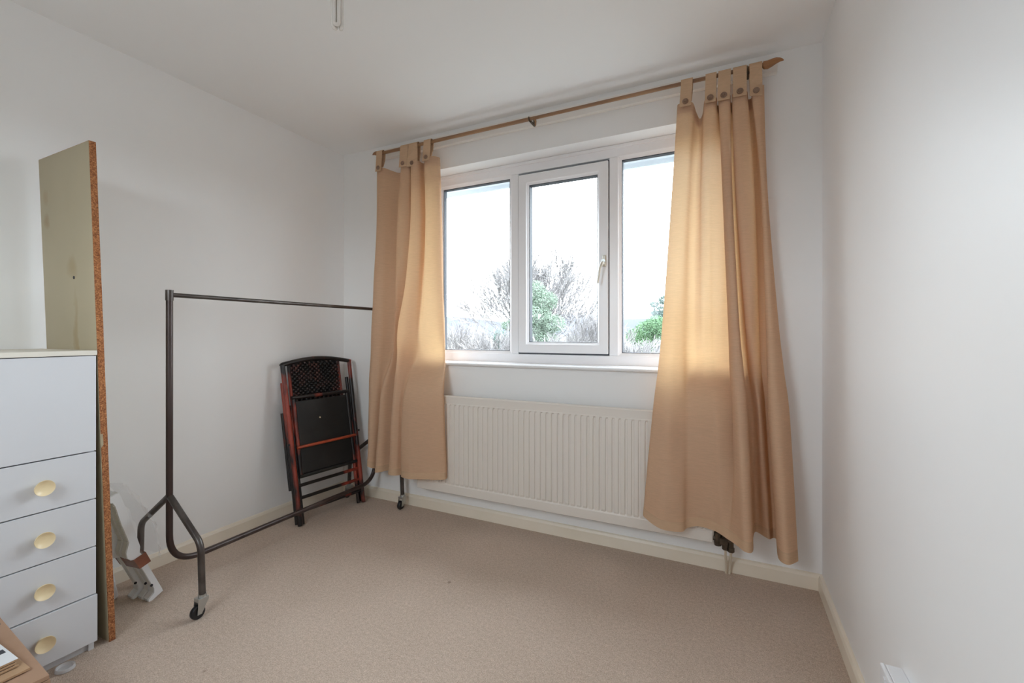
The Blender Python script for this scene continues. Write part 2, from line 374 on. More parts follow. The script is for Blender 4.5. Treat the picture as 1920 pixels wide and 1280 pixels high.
# ------------------------------------------------------------------ window
win = thing('window_1', 'white plastic three-light window with opening middle casement', None, (1.61, .12, .944), kind='structure')
YF = .118                                          # inside face of the frame
fr = MB()
fr.box(OX0, OX1, YF, YF + .07, 2.10, OZ1).box(OX0, OX1, YF, YF + .07, .944, 1.000)
fr.box(OX0, .752, YF, YF + .07, 1.0, 2.10).box(2.466, OX1, YF, YF + .07, 1.0, 2.10)
fr.build('window_frame', M['upvc'], win, bevel=.004)
MB().box(1.280, 1.330, YF - .001, YF + .069, 1.0, 2.10).build('mullion', M['upvc'], win, bevel=.004)
MB().box(1.887, 1.937, YF - .001, YF + .069, 1.0, 2.10).build('mullion', M['upvc'], win, bevel=.004)
MB().box(OX0, OX1, YF - .006, YF + .004, 2.147, OZ1 - .001).build('head_trim', M['upvc'], win, bevel=.003)
def ring(x0, x1, z0, z1, w, y0, y1, slope=0):
    """a mitred frame; slope pushes the inner lip back"""
    m = MB(); o = [(x0, z0), (x1, z0), (x1, z1), (x0, z1)]; i = [(x0 + w, z0 + w), (x1 - w, z0 + w), (x1 - w, z1 - w), (x0 + w, z1 - w)]
    v = [(x, y0, z) for x, z in o] + [(x, y0 + slope, z) for x, z in i] + [(x, y1, z) for x, z in o] + [(x, y1, z) for x, z in i]
    fs = []
    for k in range(4):
        n = (k + 1) % 4; fs += [(k, n, n + 4, k + 4), (k + 4, n + 4, n + 12, k + 12), (k + 12, n + 12, n + 8, k + 8), (k + 8, n + 8, n, k)]
    return m.add(v, fs)
for x0, x1 in ((.752, 1.280), (1.937, 2.466)):
    ring(x0, x1, 1.0, 2.10, .016, YF + .004, YF + .03, .012).build('glazing_bead', M['bead'], win)
    g = ring(x0 + .014, x1 - .014, 1.014, 2.086, .006, YF + .018, YF + .05).build('gasket', M['gasket'], win)
    MB().box(x0 + .018, x1 - .018, YF + .032, YF + .038, 1.018, 2.082).build('pane', M['glass'], win)
cas = ring(1.3345, 1.8825, 1.0085, 2.0855, .052, YF - .012, YF + .06, 0).build('casement', M['upvc'], win, bevel=.004)
ring(1.3305, 1.8865, 1.0003, 2.0900, .008, YF - .0005, YF + .05).build('gasket', M['gasket'], win)
ring(1.386, 1.831, 1.060, 2.034, .012, YF - .006, YF + .02, .012).build('glazing_bead', M['bead'], cas)
ring(1.396, 1.821, 1.070, 2.024, .005, YF + .008, YF + .05).build('gasket', M['gasket'], cas)
MB().box(1.399, 1.818, YF + .022, YF + .028, 1.073, 2.021).build('pane', M['glass'], cas)
hm = MB().box(1.852, 1.874, YF - .024, YF - .012, 1.496, 1.560)
hm.build('handle_base', M['handle'], cas, bevel=.006, seg=3)
hl = MB().tube(bend([(1.862, YF - .024, 1.512), (1.862, YF - .058, 1.512), (1.850, YF - .062, 1.48), (1.838, YF - .06, 1.40)], .012), [.009] * 9 + [.0065] * 8 + [.005], 10)
hl.build('window_handle', M['handle'], cas, smooth=True)
MB().lathe([(.0, 0), (.012, 0), (.012, .012), (.008, .016)], (1.862, YF - .042, 1.523), 'y', 16).build('handle_lock', M['zinc'], cas, smooth=True)
sl = MB(); pr = [(YF + .02, .932), (YF + .02, .948), (-.026, .945), (-.032, .941), (-.034, .936), (-.032, .930), (-.028, .928), (-.001, .928), (-.001, .932)]
sl.prism([(.655, y, z) for y, z in pr], (1.91, 0, 0)); sl.build('window_sill', M['sill'], win, label='white gloss sill board along the bottom of the window')

# invented small window in the unseen wall behind the camera, added for fill light
w2 = thing('added_fill_window', 'unseen small window added opposite the main window for fill light', None, (1.35, YR - .09, 1.25), kind='structure')
ring(.90, 1.80, 1.25, 2.05, .05, YR - .12, YR - .06).build('window_frame', M['upvc'], w2, bevel=.003)
MB().box(.95, 1.75, YR - .093, YR - .087, 1.30, 2.0).build('pane', M['glass'], w2)

# ------------------------------------------------------------------ outside
eav = thing('roof_eaves', 'white roof soffit overhanging outside above the window', None, (1.6, .3, 2.2), kind='structure')
MB().box(-.6, 4.2, WT + .002, .60, 2.232, 2.245).build('soffit_board', M['soffit'], eav)
MB().box(-.6, 4.2, .60, .622, 2.203, 2.36).build('fascia_board', M['soffit'], eav)
GZ = -2.8
gv = []; N_ = 24
gm = MB().box(-6000, 6000, -6000, 900, GZ - .3, GZ); gm.build('ground', M['grass'], kind='structure')
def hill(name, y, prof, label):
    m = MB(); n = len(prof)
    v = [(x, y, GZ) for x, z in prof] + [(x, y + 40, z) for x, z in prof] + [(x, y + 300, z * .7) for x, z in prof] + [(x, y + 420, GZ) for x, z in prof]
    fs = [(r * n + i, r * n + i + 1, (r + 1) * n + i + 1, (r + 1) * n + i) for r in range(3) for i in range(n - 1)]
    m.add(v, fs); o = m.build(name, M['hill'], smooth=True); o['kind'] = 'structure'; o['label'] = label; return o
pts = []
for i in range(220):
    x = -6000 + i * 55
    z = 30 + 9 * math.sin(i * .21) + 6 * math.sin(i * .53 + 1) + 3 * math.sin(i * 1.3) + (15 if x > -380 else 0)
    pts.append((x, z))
hill('hill', 900, pts, 'wooded hill along the horizon, haze painted as a blue tint')

TWIG = .014
def dir_rand(d, ang):
    d = d.normalized(); a = d.orthogonal().normalized(); b = d.cross(a); t = random.uniform(0, 2 * math.pi)
    return (d * math.cos(ang) + (a * math.cos(t) + b * math.sin(t)) * math.sin(ang)).normalized()
def bare_tree(loc, h, label, nb=9, maxd=5, lo=.15, ratio=.74, sp=.5, r=.3, group=None, trunk=.22):
    """a trunk, limbs fanned over the whole crown, then finer and finer branches"""
    t = thing('bare_tree', label, 'tree', loc, group=group); m, tw = MB(), MB(); L0 = Vector(loc); top = L0 + Vector((.1, 0, h * trunk))
    m.tube([L0, L0 + Vector((.05, 0, h * trunk * .5)), top], [r, r * .85, r * .7], 8)
    def grow(p, d, L, rad, dep):
        pts = [p.copy()]; rs = [rad]; q = p.copy(); dd = d.copy()
        for k in range(2):
            dd = (dir_rand(dd, random.uniform(.03, .16)) + Vector((0, 0, .07))).normalized(); q = q + dd * (L / 2); pts.append(q.copy()); rs.append(max(rad * (1 - .2 * (k + 1)), TWIG * .8))
        (m if dep < 2 else tw).tube(pts, rs, 5 if dep < 2 else 3, cap=False)
        if dep >= maxd: return
        for c in range(3):
            i = 2 if c < 2 else 1
            grow(pts[i], dir_rand(dd, random.uniform(.12, sp)), L * random.uniform(ratio - .1, ratio + .08), max(rs[i] * .6, TWIG), dep + 1)
    for b in range(nb):
        az = 2 * math.pi * (b * .618); el = lo + (1.5 - lo) * ((b + .5) / nb)
        d = Vector((math.cos(az) * math.cos(el), math.sin(az) * math.cos(el), math.sin(el)))
        grow(L0 + Vector((.05, 0, h * trunk * random.uniform(.75, 1))), d, h * .25, r * .40, 0)
    m.build('trunk', M['bark'], t, smooth=True); tw.build('twigs', M['twig'], t, kind='stuff'); return t
def leaf_mass(loc, blobs, n, size, m_leaf, name, label, cat, trunk=None, group=None):
    t = thing(name, label, cat, loc, group=group); m = MB(); L = Vector(loc)
    tot = sum(b[3] ** 2 for b in blobs)
    for bx, by, bz, br, sq in blobs:
        for _ in range(int(n * br * br / tot)):
            u = Vector((random.gauss(0, 1), random.gauss(0, 1), random.gauss(0, 1))).normalized() * br * random.uniform(.62, 1.08); u.z *= sq
            c = L + Vector((bx, by, bz)) + u
            a = Vector((random.gauss(0, 1), random.gauss(0, 1), random.gauss(0, .6))).normalized() * size * random.uniform(.6, 1.3); b = a.orthogonal().normalized() * size * .55
            m.add([c - a, c + b * .9, c + a, c - b], [(0, 1, 2, 3)])
    m.build('foliage', m_leaf, t, kind='stuff')
    if trunk:
        k = MB(); k.tube([L, L + Vector((0, 0, trunk * .5)), L + Vector((.1, 0, trunk))], [.22, .18, .1], 8)
        for bx, by, bz, br, sq in blobs: k.tube([L + Vector((0, 0, trunk * .55)), L + Vector((bx * .6, by * .6, bz * .8)), L + Vector((bx, by, bz))], [.09, .06, .03], 5)
        k.build('trunk', M['bark'], t, smooth=True)
    return t
CX, CY = 2.472, -2.3356
def outp(px, dist):
    """a ground point in the direction measured from the room at a distance along the view axis"""
    a = (px - 960) / 829.5; c, s = math.cos(R(25.809)), math.sin(R(25.809))
    return (CX + dist * (-s + c * a), CY + dist * (c + s * a), GZ)

# ------------------------------------------------------------------ radiator
rad = thing('radiator', 'long cream ribbed panel radiator under the window', 'radiator', (1.573, -.07, .158))
def radiator_panel():
    m = MB(); x0, x1 = .726, 2.421; n = 51; p = (x1 - x0 - .03) / n
    xs = [(x0, 0), (x0 + .006, 1), (x0 + .015, 1)]
    for i in range(n):
        a = x0 + .015 + i * p
        xs += [(a + p * .10, 1), (a + p * .22, 2), (a + p * .34, 2), (a + p * .50, 1)] if False else [(a + p * .05, 1), (a + p * .18, 2), (a + p * .36, 2), (a + p * .50, 1), (a + p * .97, 1)]
    xs += [(x1 - .015, 1), (x1 - .006, 1), (x1, 0)]
    rows = [(.158, 0), (.162, 1), (.208, 1), (.214, 1), (.226, 2), (.686, 2), (.698, 1), (.703, 1), (.742, 1), (.748, 0)]
    F_, D_ = -.100, .010
    v = []
    for z, rz in rows:
        for x, rx in xs:
            y = F_
            if rz == 0 or rx == 0: y = F_ + .006
            elif rx == 2 and rz == 2: y = F_ + D_
            if rz == 1 and z in (.214, .703): y = F_ + .004 if rx else F_ + .006
            v.append((x, y, z))
    k = len(xs); fs = [(r * k + i, r * k + i + 1, (r + 1) * k + i + 1, (r + 1) * k + i) for r in range(len(rows) - 1) for i in range(k - 1)]
    m.add(v, fs)
    bx = MB().box(x0, x1, F_ + .0061, F_ + .022, .158, .748); m.add(bx.v, bx.f)
    return m
radiator_panel().build('ribbed_panel', M['radiator'], rad)
cv = MB()
for i in range(60): cv.box(.76 + i * .0275, .763 + i * .0275, -.077, -.045, .20, .70)
cv.build('convector_fins', M['radiator'], rad, kind='stuff')
for x in (.95, 2.2): MB().box(x - .015, x + .015, -.078, -.001, .25, .66).build('wall_bracket', M['radiator'], rad)
vl = MB()
vl.tube([(2.418, -.088, .182), (2.474, -.088, .176)], .013, 8).tube([(2.438, -.088, .150), (2.438, -.088, .208)], .016, 8)
vl.tube([(2.492, -.088, .142), (2.492, -.088, .200)], .012, 8).tube([(2.47, -.088, .176), (2.492, -.088, .176)], .011, 8)
vl.box(2.447, 2.480, -.108, -.068, .162, .190).tube([(2.470, -.088, .136), (2.470, -.088, .162)], .015, 6).tube([(2.492, -.088, .130), (2.492, -.088, .15)], .015, 6)
valve = vl.build('valve', M['brass'], rad, smooth=True, label='dark tarnished radiator valve with two pipe unions')
MB().tube(bend([(2.470, -.088, .142), (2.470, -.07, .10), (2.473, -.040, .05), (2.473, -.030, 0)], .03), .0055, 8).build('pipe', M['pipe'], valve, smooth=True)
MB().tube(bend([(2.492, -.088, .135), (2.492, -.07, .10), (2.489, -.040, .05), (2.487, -.030, 0)], .03), .0055, 8).build('pipe', M['pipe'], valve, smooth=True)

# ------------------------------------------------------------------ curtain rod
RY, RZ = -.09, 2.309
rod = thing('curtain_rod', 'thin brown wooden curtain rod with leaf finials above the window', 'curtain rod', (1.53, RY, RZ))
MB().tube([(.40, RY, RZ), (1.50, RY, RZ)], .0105, 12).build('pole', M['wood_rod'], rad and rod, smooth=True)
MB().tube([(1.49, RY, RZ), (2.63, RY, RZ + .002)], .009, 12).build('pole', M['wood_rod'], rod, smooth=True)
def finial(x, sgn):
    m = MB(); st = []
    for t, zc, hz, hy in ((0, 0, .010, .010), (.06, 0, .0175, .012), (.25, -.002, .0185, .013), (.45, .003, .017, .012), (.65, .008, .0135, .010), (.82, .0085, .009, .007), (.95, .005, .0045, .004), (1, .002, .001, .001)):
        st.append((t, zc, hz, hy))
    vs_ = []; n = 14
    for t, zc, hz, hy in st:
        for j in range(n):
            a = 2 * math.pi * j / n; vs_.append((x + sgn * t * .082, RY + hy * math.cos(a), RZ + zc + hz * math.sin(a)))
    fs = [(i * n + j, i * n + (j + 1) % n, (i + 1) * n + (j + 1) % n, (i + 1) * n + j) for i in range(len(st) - 1) for j in range(n)] + [tuple(range(n)), tuple(range((len(st) - 1) * n, len(st) * n))]
    m.add(vs_, fs); m.build('finial', M['finial'], rod, smooth=True)
finial(2.617, 1); finial(.437, -1)
for x in (.62, 1.50, 2.562):
    m = MB().box(x - .008, x + .008, -.034, -.0302, 2.308, 2.345).box(x - .005, x + .005, RY, -.0302, RZ - .018, RZ - .010).tube(arc((x - .005, RY, RZ), .014, R(150), R(390), 12, (0, 1, 0), (0, 0, 1)), .003, 6)
    m.build('rod_bracket', M['brass'], rod)
MB().tube(bend([(1.522, RY - .002, RZ - .004), (1.532, RY - .004, RZ - .02), (1.530, RY - .003, RZ - .045)], .01), [.006] + [.005] * 8 + [.004], 8).build('hook', M['wood_rod'], rod, smooth=True)

# ------------------------------------------------------------------ curtains
def catmull(p, n):
    out = []; k = len(p)
    for i in range(k - 1):
        a, b, c, d = p[max(i - 1, 0)], p[i], p[i + 1], p[min(i + 2, k - 1)]
        for j in range(n):
            t = j / n; out.append(tuple(.5 * (2 * b[q] + (c[q] - a[q]) * t + (2 * a[q] - 5 * b[q] + 4 * c[q] - d[q]) * t * t + (3 * b[q] - a[q] - 3 * c[q] + d[q]) * t ** 3) for q in range(len(b))))
    return out + [tuple(p[-1])]
def curtain_sheet(rows, seed):
    """rows: control polylines of (x, y, z), top to bottom"""
    rnd = random.Random(seed)
    R1 = [catmull(r, 5) for r in rows]; n = len(R1[0]); nv = 16
    cols = [catmull([r[i] for r in R1], nv) for i in range(n)]; k = len(cols[0])
    v = []
    ph = [rnd.uniform(0, 6.28) for _ in range(6)]
    for i in range(n):
        for j in range(k):
            x, y, z = cols[i][j]; f = j / (k - 1); y = min(-.042, -.115 + (y + .115) * (1.0 + .65 * min(1, 2.5 * f)))
            if z < .78 and .70 < x < 2.44: y = min(y, -.113)
            y += .0022 * math.sin(9 * z + ph[0] + 14 * x) * min(1, 3 * f) + .0016 * math.sin(21 * z + ph[1] - 31 * x) * f
            v.append((x, y, z))
    return v, [(i * k + j, (i + 1) * k + j, (i + 1) * k + j + 1, i * k + j + 1) for i in range(n - 1) for j in range(k - 1)], n, k
def strip_from(v, n, k, j0, j1, dy):
    """a doubled band (hem or heading) laid just behind the sheet between rows j0 and j1"""
    vs_ = [(v[i * k + j][0], v[i * k + j][1] + dy, v[i * k + j][2]) for i in range(n) for j in range(j0, j1 + 1)]; q = j1 - j0 + 1
    return vs_, [(i * q + j, (i + 1) * q + j, (i + 1) * q + j + 1, i * q + j + 1) for i in range(n - 1) for j in range(q - 1)]
def tab(root, x0, x1, skew, zb, lean=0):
    m = MB(); path = [(-.1195, zb), (-.1165, zb + .02), (-.112, zb + .06), (RY - .0165, RZ - .01)]
    path += [(RY + .0165 * math.cos(a), RZ + .0165 * math.sin(a)) for a in [R(180 - 30 * q) for q in range(0, 7)]] + [(-.080, RZ - .05), (-.098, zb + .03)]
    vs_ = []
    for q, (y, z) in enumerate(path):
        f = max(0, min(1, (RZ - z) / .12)); xa, xb = x0 + skew * f, x1 + skew * f
        vs_ += [(xa, y, z), (xb, y + lean * f, z)]
    fs = [(2 * q, 2 * q + 1, 2 * q + 3, 2 * q + 2) for q in range(len(path) - 1)]
    m.add(vs_, fs); t = m.build('tab', M['curtain_double'], root)
    s = t.modifiers.new('thickness', 'SOLIDIFY'); s.thickness = .003; s.offset = 0
    xc = (x0 + x1) / 2 + skew * .9; yc = -.1205 + lean * .45
    b = MB().lathe([(0, .0), (.0125, .0), (.0135, -.003), (.0115, -.0055), (.0085, -.0045), (.006, -.0045), (.0045, -.0065), (0, -.007)], (xc, yc, zb + .022), 'y', 20).build('button', M['button'], t, smooth=True)
    return t
def curtain(label, rows, tabs, seed):
    xm = sum(p[0] for p in rows[0]) / len(rows[0])
    c = thing('curtain', label, 'curtain', (xm, -.12, rows[-1][len(rows[-1]) // 2][2]), group='sand cotton tab top curtains')
    v, f, n, k = curtain_sheet(rows, seed)
    MB().add(v, f).build('cloth', M['curtain'], c, smooth=True)
    hv, hf = strip_from(v, n, k, k - 3, k - 1, -.0016); MB().add(hv, hf).build('hem', M['curtain_double'], c, smooth=True)
    hv, hf = strip_from(v, n, k, 0, 3, .0018); MB().add(hv, hf).build('heading', M['curtain_double'], c, smooth=True)
    for a in tabs: tab(c, *a)
    return c
def rowz(xy, z): return [(x, y, z[i] if isinstance(z, (list, tuple)) else z) for i, (x, y) in enumerate(xy)]
RT = [(2.262,-.078),(2.268,-.10),(2.30,-.108),(2.332,-.10),(2.345,-.07),(2.36,-.058),(2.374,-.07),(2.383,-.10),(2.41,-.109),(2.433,-.10),(2.434,-.06),(2.446,-.06),(2.441,-.10),(2.465,-.111),(2.489,-.10),(2.491,-.06),(2.503,-.06),(2.497,-.10),(2.527,-.111),(2.557,-.10),(2.56,-.058),(2.576,-.06),(2.574,-.10),(2.60,-.104),(2.624,-.085)]
RTZ = [2.212,2.212,2.21,2.205,2.172,2.142,2.160,2.205,2.21,2.205,2.19,2.19,2.205,2.21,2.205,2.19,2.19,2.205,2.21,2.205,2.19,2.19,2.205,2.215,2.225]
R1 = [(2.236,-.09),(2.242,-.115),(2.275,-.122),(2.308,-.115),(2.322,-.09),(2.342,-.08),(2.36,-.09),(2.372,-.112),(2.40,-.118),(2.425,-.105),(2.493,-.068),(2.462,-.088),(2.459,-.118),(2.478,-.13),(2.497,-.12),(2.497,-.07),(2.515,-.07),(2.511,-.115),(2.545,-.127),(2.58,-.11),(2.59,-.06),(2.614,-.065),(2.61,-.105),(2.625,-.11),(2.637,-.09)]
R2 = [(2.197,-.1),(2.205,-.12),(2.25,-.13),(2.284,-.122),(2.31,-.098),(2.335,-.092),(2.355,-.098),(2.375,-.105),(2.405,-.10),(2.43,-.092),(2.517,-.082),(2.484,-.10),(2.481,-.135),(2.50,-.155),(2.522,-.145),(2.525,-.085),(2.548,-.085),(2.548,-.11),(2.57,-.12),(2.592,-.105),(2.61,-.065),(2.634,-.065),(2.628,-.115),(2.65,-.125),(2.677,-.10)]
RS = [(2.178,-.105),(2.186,-.122),(2.24,-.132),(2.285,-.112),(2.305,-.085),(2.335,-.076),(2.36,-.078),(2.38,-.08),(2.41,-.078),(2.44,-.076),(2.525,-.080),(2.49,-.10),(2.49,-.145),(2.512,-.162),(2.54,-.15),(2.54,-.085),(2.56,-.075),(2.567,-.085),(2.585,-.095),(2.605,-.088),(2.62,-.065),(2.642,-.062),(2.633,-.12),(2.66,-.13),(2.698,-.105)]
R3 = [(2.155,-.115),(2.163,-.13),(2.23,-.145),(2.285,-.13),(2.31,-.122),(2.34,-.125),(2.365,-.128),(2.385,-.128),(2.415,-.128),(2.445,-.13),(2.535,-.118),(2.503,-.135),(2.50,-.16),(2.525,-.185),(2.555,-.165),(2.56,-.10),(2.575,-.085),(2.59,-.09),(2.605,-.105),(2.62,-.095),(2.637,-.065),(2.65,-.06),(2.638,-.13),(2.675,-.145),(2.72,-.11)]
R4 = [(2.112,-.12),(2.12,-.138),(2.2,-.165),(2.285,-.15),(2.31,-.13),(2.345,-.122),(2.375,-.122),(2.40,-.128),(2.43,-.135),(2.455,-.145),(2.475,-.155),(2.495,-.165),(2.515,-.18),(2.545,-.205),(2.573,-.19),(2.58,-.12),(2.59,-.085),(2.605,-.08),(2.625,-.09),(2.645,-.095),(2.66,-.075),(2.674,-.07),(2.670,-.15),(2.70,-.175),(2.742,-.145)]
R4Z = [.25,.245,.222,.215,.225,.235,.237,.237,.235,.23,.225,.222,.22,.218,.215,.225,.23,.225,.22,.215,.21,.205,.18,.178,.18]
curtain('sand tab top curtain at the right of the window, wide flared folds', [rowz(RT, RTZ), rowz(R1, 1.77), rowz(R2, 1.19), rowz(RS, .965), rowz(R3, .75), rowz(R4, R4Z)],
        [(2.281, 2.332, -.006, 2.186), (2.387, 2.433, -.003, 2.180), (2.441, 2.492, -.004, 2.178), (2.501, 2.555, 0, 2.180), (2.566, 2.615, .002, 2.172, .02)], 3)
LT = [(.397,-.08),(.408,-.105),(.433,-.110),(.462,-.10),(.50,-.075),(.55,-.06),(.588,-.065),(.602,-.10),(.635,-.112),(.668,-.103),(.672,-.062),(.684,-.062),(.679,-.10),(.71,-.112),(.737,-.10),(.747,-.065),(.773,-.062),(.785,-.10),(.82,-.112),(.858,-.106),(.884,-.092),(.885,-.075)]
LTZ = [2.215,2.21,2.205,2.205,2.19,2.172,2.175,2.20,2.205,2.20,2.185,2.185,2.20,2.205,2.205,2.20,2.20,2.21,2.21,2.21,2.205,2.205]
L1 = [(.40,-.09),(.41,-.115),(.44,-.125),(.475,-.115),(.505,-.09),(.54,-.075),(.565,-.085),(.582,-.115),(.63,-.122),(.675,-.10),(.70,-.07),(.712,-.08),(.69,-.117),(.73,-.125),(.768,-.115),(.78,-.085),(.797,-.085),(.805,-.115),(.845,-.128),(.885,-.12),(.905,-.105),(.903,-.085)]
L2 = [(.378,-.108),(.386,-.125),(.425,-.135),(.47,-.13),(.50,-.105),(.535,-.09),(.56,-.11),(.58,-.122),(.605,-.095),(.64,-.075),(.668,-.085),(.628,-.132),(.655,-.145),(.70,-.145),(.74,-.125),(.755,-.112),(.775,-.115),(.795,-.118),(.845,-.12),(.893,-.115),(.918,-.10),(.916,-.088)]
LS = [(.370,-.108),(.378,-.125),(.41,-.135),(.452,-.128),(.475,-.108),(.50,-.095),(.525,-.11),(.548,-.12),(.575,-.095),(.622,-.078),(.648,-.085),(.610,-.132),(.632,-.135),(.66,-.115),(.69,-.092),(.715,-.085),(.75,-.08),(.79,-.078),(.83,-.078),(.875,-.078),(.902,-.076),(.900,-.066)]
L3 = [(.362,-.112),(.37,-.13),(.40,-.14),(.435,-.13),(.45,-.112),(.462,-.118),(.49,-.14),(.515,-.135),(.545,-.105),(.60,-.085),(.625,-.10),(.595,-.142),(.615,-.15),(.64,-.14),(.655,-.13),(.68,-.145),(.73,-.15),(.79,-.148),(.85,-.145),(.91,-.14),(.947,-.128),(.945,-.115)]
L4 = [(.352,-.115),(.36,-.13),(.38,-.14),(.40,-.13),(.41,-.112),(.42,-.12),(.45,-.148),(.485,-.145),(.515,-.115),(.56,-.105),(.583,-.12),(.56,-.147),(.59,-.155),(.62,-.145),(.637,-.128),(.665,-.15),(.73,-.158),(.79,-.155),(.85,-.15),(.92,-.145),(.966,-.13),(.965,-.115)]
L4Z = [.27,.268,.262,.25,.24,.235,.236,.24,.243,.243,.24,.24,.24,.238,.236,.238,.24,.245,.25,.254,.256,.258]
curtain('sand tab top curtain at the left of the window, narrow and bunched', [rowz(LT, LTZ), rowz(L1, 1.77), rowz(L2, 1.2), rowz(LS, .965), rowz(L3, .74), rowz(L4, L4Z)],
        [(.404, .452, .004, 2.182), (.602, .664, 0, 2.178), (.668, .737, -.004, 2.172, .018), (.786, .838, 0, 2.186)], 5)

# ------------------------------------------------------------------ clothes rail
XR, YA, YB, ZB = .365, -1.288, -.078, .145
rail = thing('clothes_rail', 'long brown tubular garment rail on castors along left wall', 'clothes rail', (XR, (YA + YB) / 2, 0))
ym = YA + .20
for a, b, nm in ((YA, ym, 1), (YB, ym, -1)):
    p = MB().tube(bend([(XR, a, 1.305), (XR, a, ZB), (XR, ym, ZB)], .13, 12), .0125, 16)
    u = p.build('upright', M['steel_brown'], rail, smooth=True)
    MB().tube([(XR, a, 1.262), (XR, a, 1.306)], .0145, 16).build('collar', M['steel_grey'], u, smooth=True)
    for s in (-1, 1):
        l = MB().tube(bend([(XR + s * .008, a, .437), (XR + s * .222, a, .285), (XR + s * .232, a, .085)], .07, 9), .0125, 16).build('leg', M['steel_grey'], rail, smooth=True)
        xc = XR + s * .232; sw = -1 if (s < 0 and nm > 0) else 1      # castors swivel freely
        cst = MB().tube([(xc, a, .078), (xc, a, .090)], .0145, 14).box(xc - .016, xc + .016, a - .019 - .003 * sw, a + .019 - .003 * sw, .066, .079)
        for dx in (-.016, .013): cst.prism([(xc + dx, a - .022 * sw, .068), (xc + dx, a + .016 * sw, .068), (xc + dx, a - .010 * sw, .020), (xc + dx, a - .026 * sw, .020)], (.003, 0, 0))
        cst.build('castor_fork', M['zinc'], l)
        MB().lathe([(.010, -.010), (.0235, -.010), (.026, -.006), (.026, .006), (.0235, .010), (.010, .010)], (xc, a - .018 * sw, .026), 'x', 22).build('wheel', M['rubber'], l, smooth=True)
MB().tube([(XR, YA, 1.286), (XR, YB, 1.286)], .0095, 14).build('hanging_rail', M['steel_grey'], rail, smooth=True)

# ------------------------------------------------------------------ folded chair
ch = thing('folding_chair', 'folded dark bamboo chair leaning on left wall in the corner', 'chair', (.268, -.332, .004), (0, R(-10.2), R(-7.4)))
cm = lambda: MB()
hw, hh = .222, .965
for s in (-1, 1):
    MB().tube([(0, s * hw, 0), (0, s * (hw + .004), .5), (0, s * (hw + .012), hh - .02)], .0135, 10).build('upright', M['bamboo_red'] if s < 0 else M['bamboo'], ch, smooth=True, local=True)
    MB().tube([(-.036, s * (hw - .002), .005), (-.036, s * (hw + .004), .84)], .0115, 10).build('leg', M['bamboo_red'] if s < 0 else M['bamboo'], ch, smooth=True, local=True)
    MB().tube([(-.018, s * (hw - .026), .0), (-.016, s * (hw - .022), .70)], .0115, 10).build('leg', M['bamboo'], ch, smooth=True, local=True)
MB().tube([(-.062, -hw - .002, .20), (-.062, -hw - .006, .66)], .011, 10).build('brace', M['bamboo'], ch, smooth=True, local=True)
MB().tube([(0, -hw - .020, hh - .025)] + [(0, -hw - .012 + (2 * hw + .024) * t / 14, hh - .018 + .030 * math.sin(math.pi * t / 14)) for t in range(15)] + [(0, hw + .020, hh - .02)], .0135, 10).build('top_rail', M['bamboo'], ch, smooth=True, local=True)
# woven back: upright reeds, cane strands passing over and under
bk = MB(); nx, nz = 22, 10; u0, u1, v0, v1 = -.172, .165, .70, .965
for i in range(nx):
    y = u0 + (u1 - u0) * (i + .5) / nx
    for j in range(nz):
        z = v0 + (v1 - v0) * (j + .5 + (.5 if i % 2 else 0)) / nz
        ztop = hh - .02 + .03 * math.sin(math.pi * (y + hw) / (2 * hw))
        if z > ztop - .014: continue
        o = .0055
        a, b, e = .0066, .0115, -.036      # a strand bulges out over one weaver and dips behind the next
        bk.add([(e, y - a * .7, z - b), (e, y + a * .7, z - b), (e + .010, y - a, z - b * .4), (e + .013, y, z - b * .4), (e + .010, y + a, z - b * .4), (e + .010, y - a, z + b * .4), (e + .013, y, z + b * .4), (e + .010, y + a, z + b * .4), (e, y - a * .7, z + b), (e, y + a * .7, z + b)],
               [(0, 1, 4, 3, 2), (2, 3, 6, 5), (3, 4, 7, 6), (5, 6, 7, 9, 8)])
back = bk.build('woven_back', M['weave'], ch, local=True, kind='stuff')
MB().prism([(-.044, u0, v0), (-.044, u1, v0)] + [(-.044, u1 + (u0 - u1) * t / 10, hh - .020 + .03 * math.sin(math.pi * (u1 + (u0 - u1) * t / 10 + hw) / (2 * hw))) for t in range(11)], (.006, 0, 0)).build('back_web', M['black_panel'], ch, local=True)
for y in (u0 - .006, u1 + .006): MB().tube([(-.035, y, v0 - .03), (-.035, y, hh - .012)], .009, 8).build('back_slat', M['bamboo_red'], ch, smooth=True, local=True)
# seat folded flat between the uprights
MB().box(-.006, .006, -.178, .178, .285, .72).build('seat_panel', M['black_panel'], ch, bevel=.004, local=True)
for y in (-.187, .187): MB().tube([(.0, y, .27), (.0, y, .745)], .011, 10).build('seat_rail', M['bamboo'], ch, smooth=True, local=True)
MB().tube([(.004, -.20, .742), (.004, .20, .742)], .0115, 10).build('seat_rail', M['bamboo'], ch, smooth=True, local=True)
MB().tube([(.004, -.20, .275), (.004, .20, .275)], .0115, 10).build('seat_rail', M['black_panel'], ch, smooth=True, local=True)
MB().tube([(.014, -.20, .445), (.014, .21, .445)], .009, 10).build('crossbar', M['red_bar'], ch, smooth=True, local=True, label='red worn bamboo bar across the seat')
for z, x in ((.222, -.012), (.150, -.014), (.075, -.010)): MB().tube([(x, -hw + .005, z), (x, hw - .005, z)], .010, 10).build('rung', M['bamboo'], ch, smooth=True, local=True)
for s in (-1, 1): MB().lathe([(0, -.012), (.006, -.012), (.006, .012), (0, .012)], (.0, s * (hw + .018), .47), 'y', 10).build('bolt', M['rubber'], ch, local=True)
MB().lathe([(0, 0), (.005, 0), (.004, .003), (0, .0035)], (.006, -.03, .60), 'x', 12).build('stud', M['knob'], ch, local=True, label='pale stud in the middle of the seat')

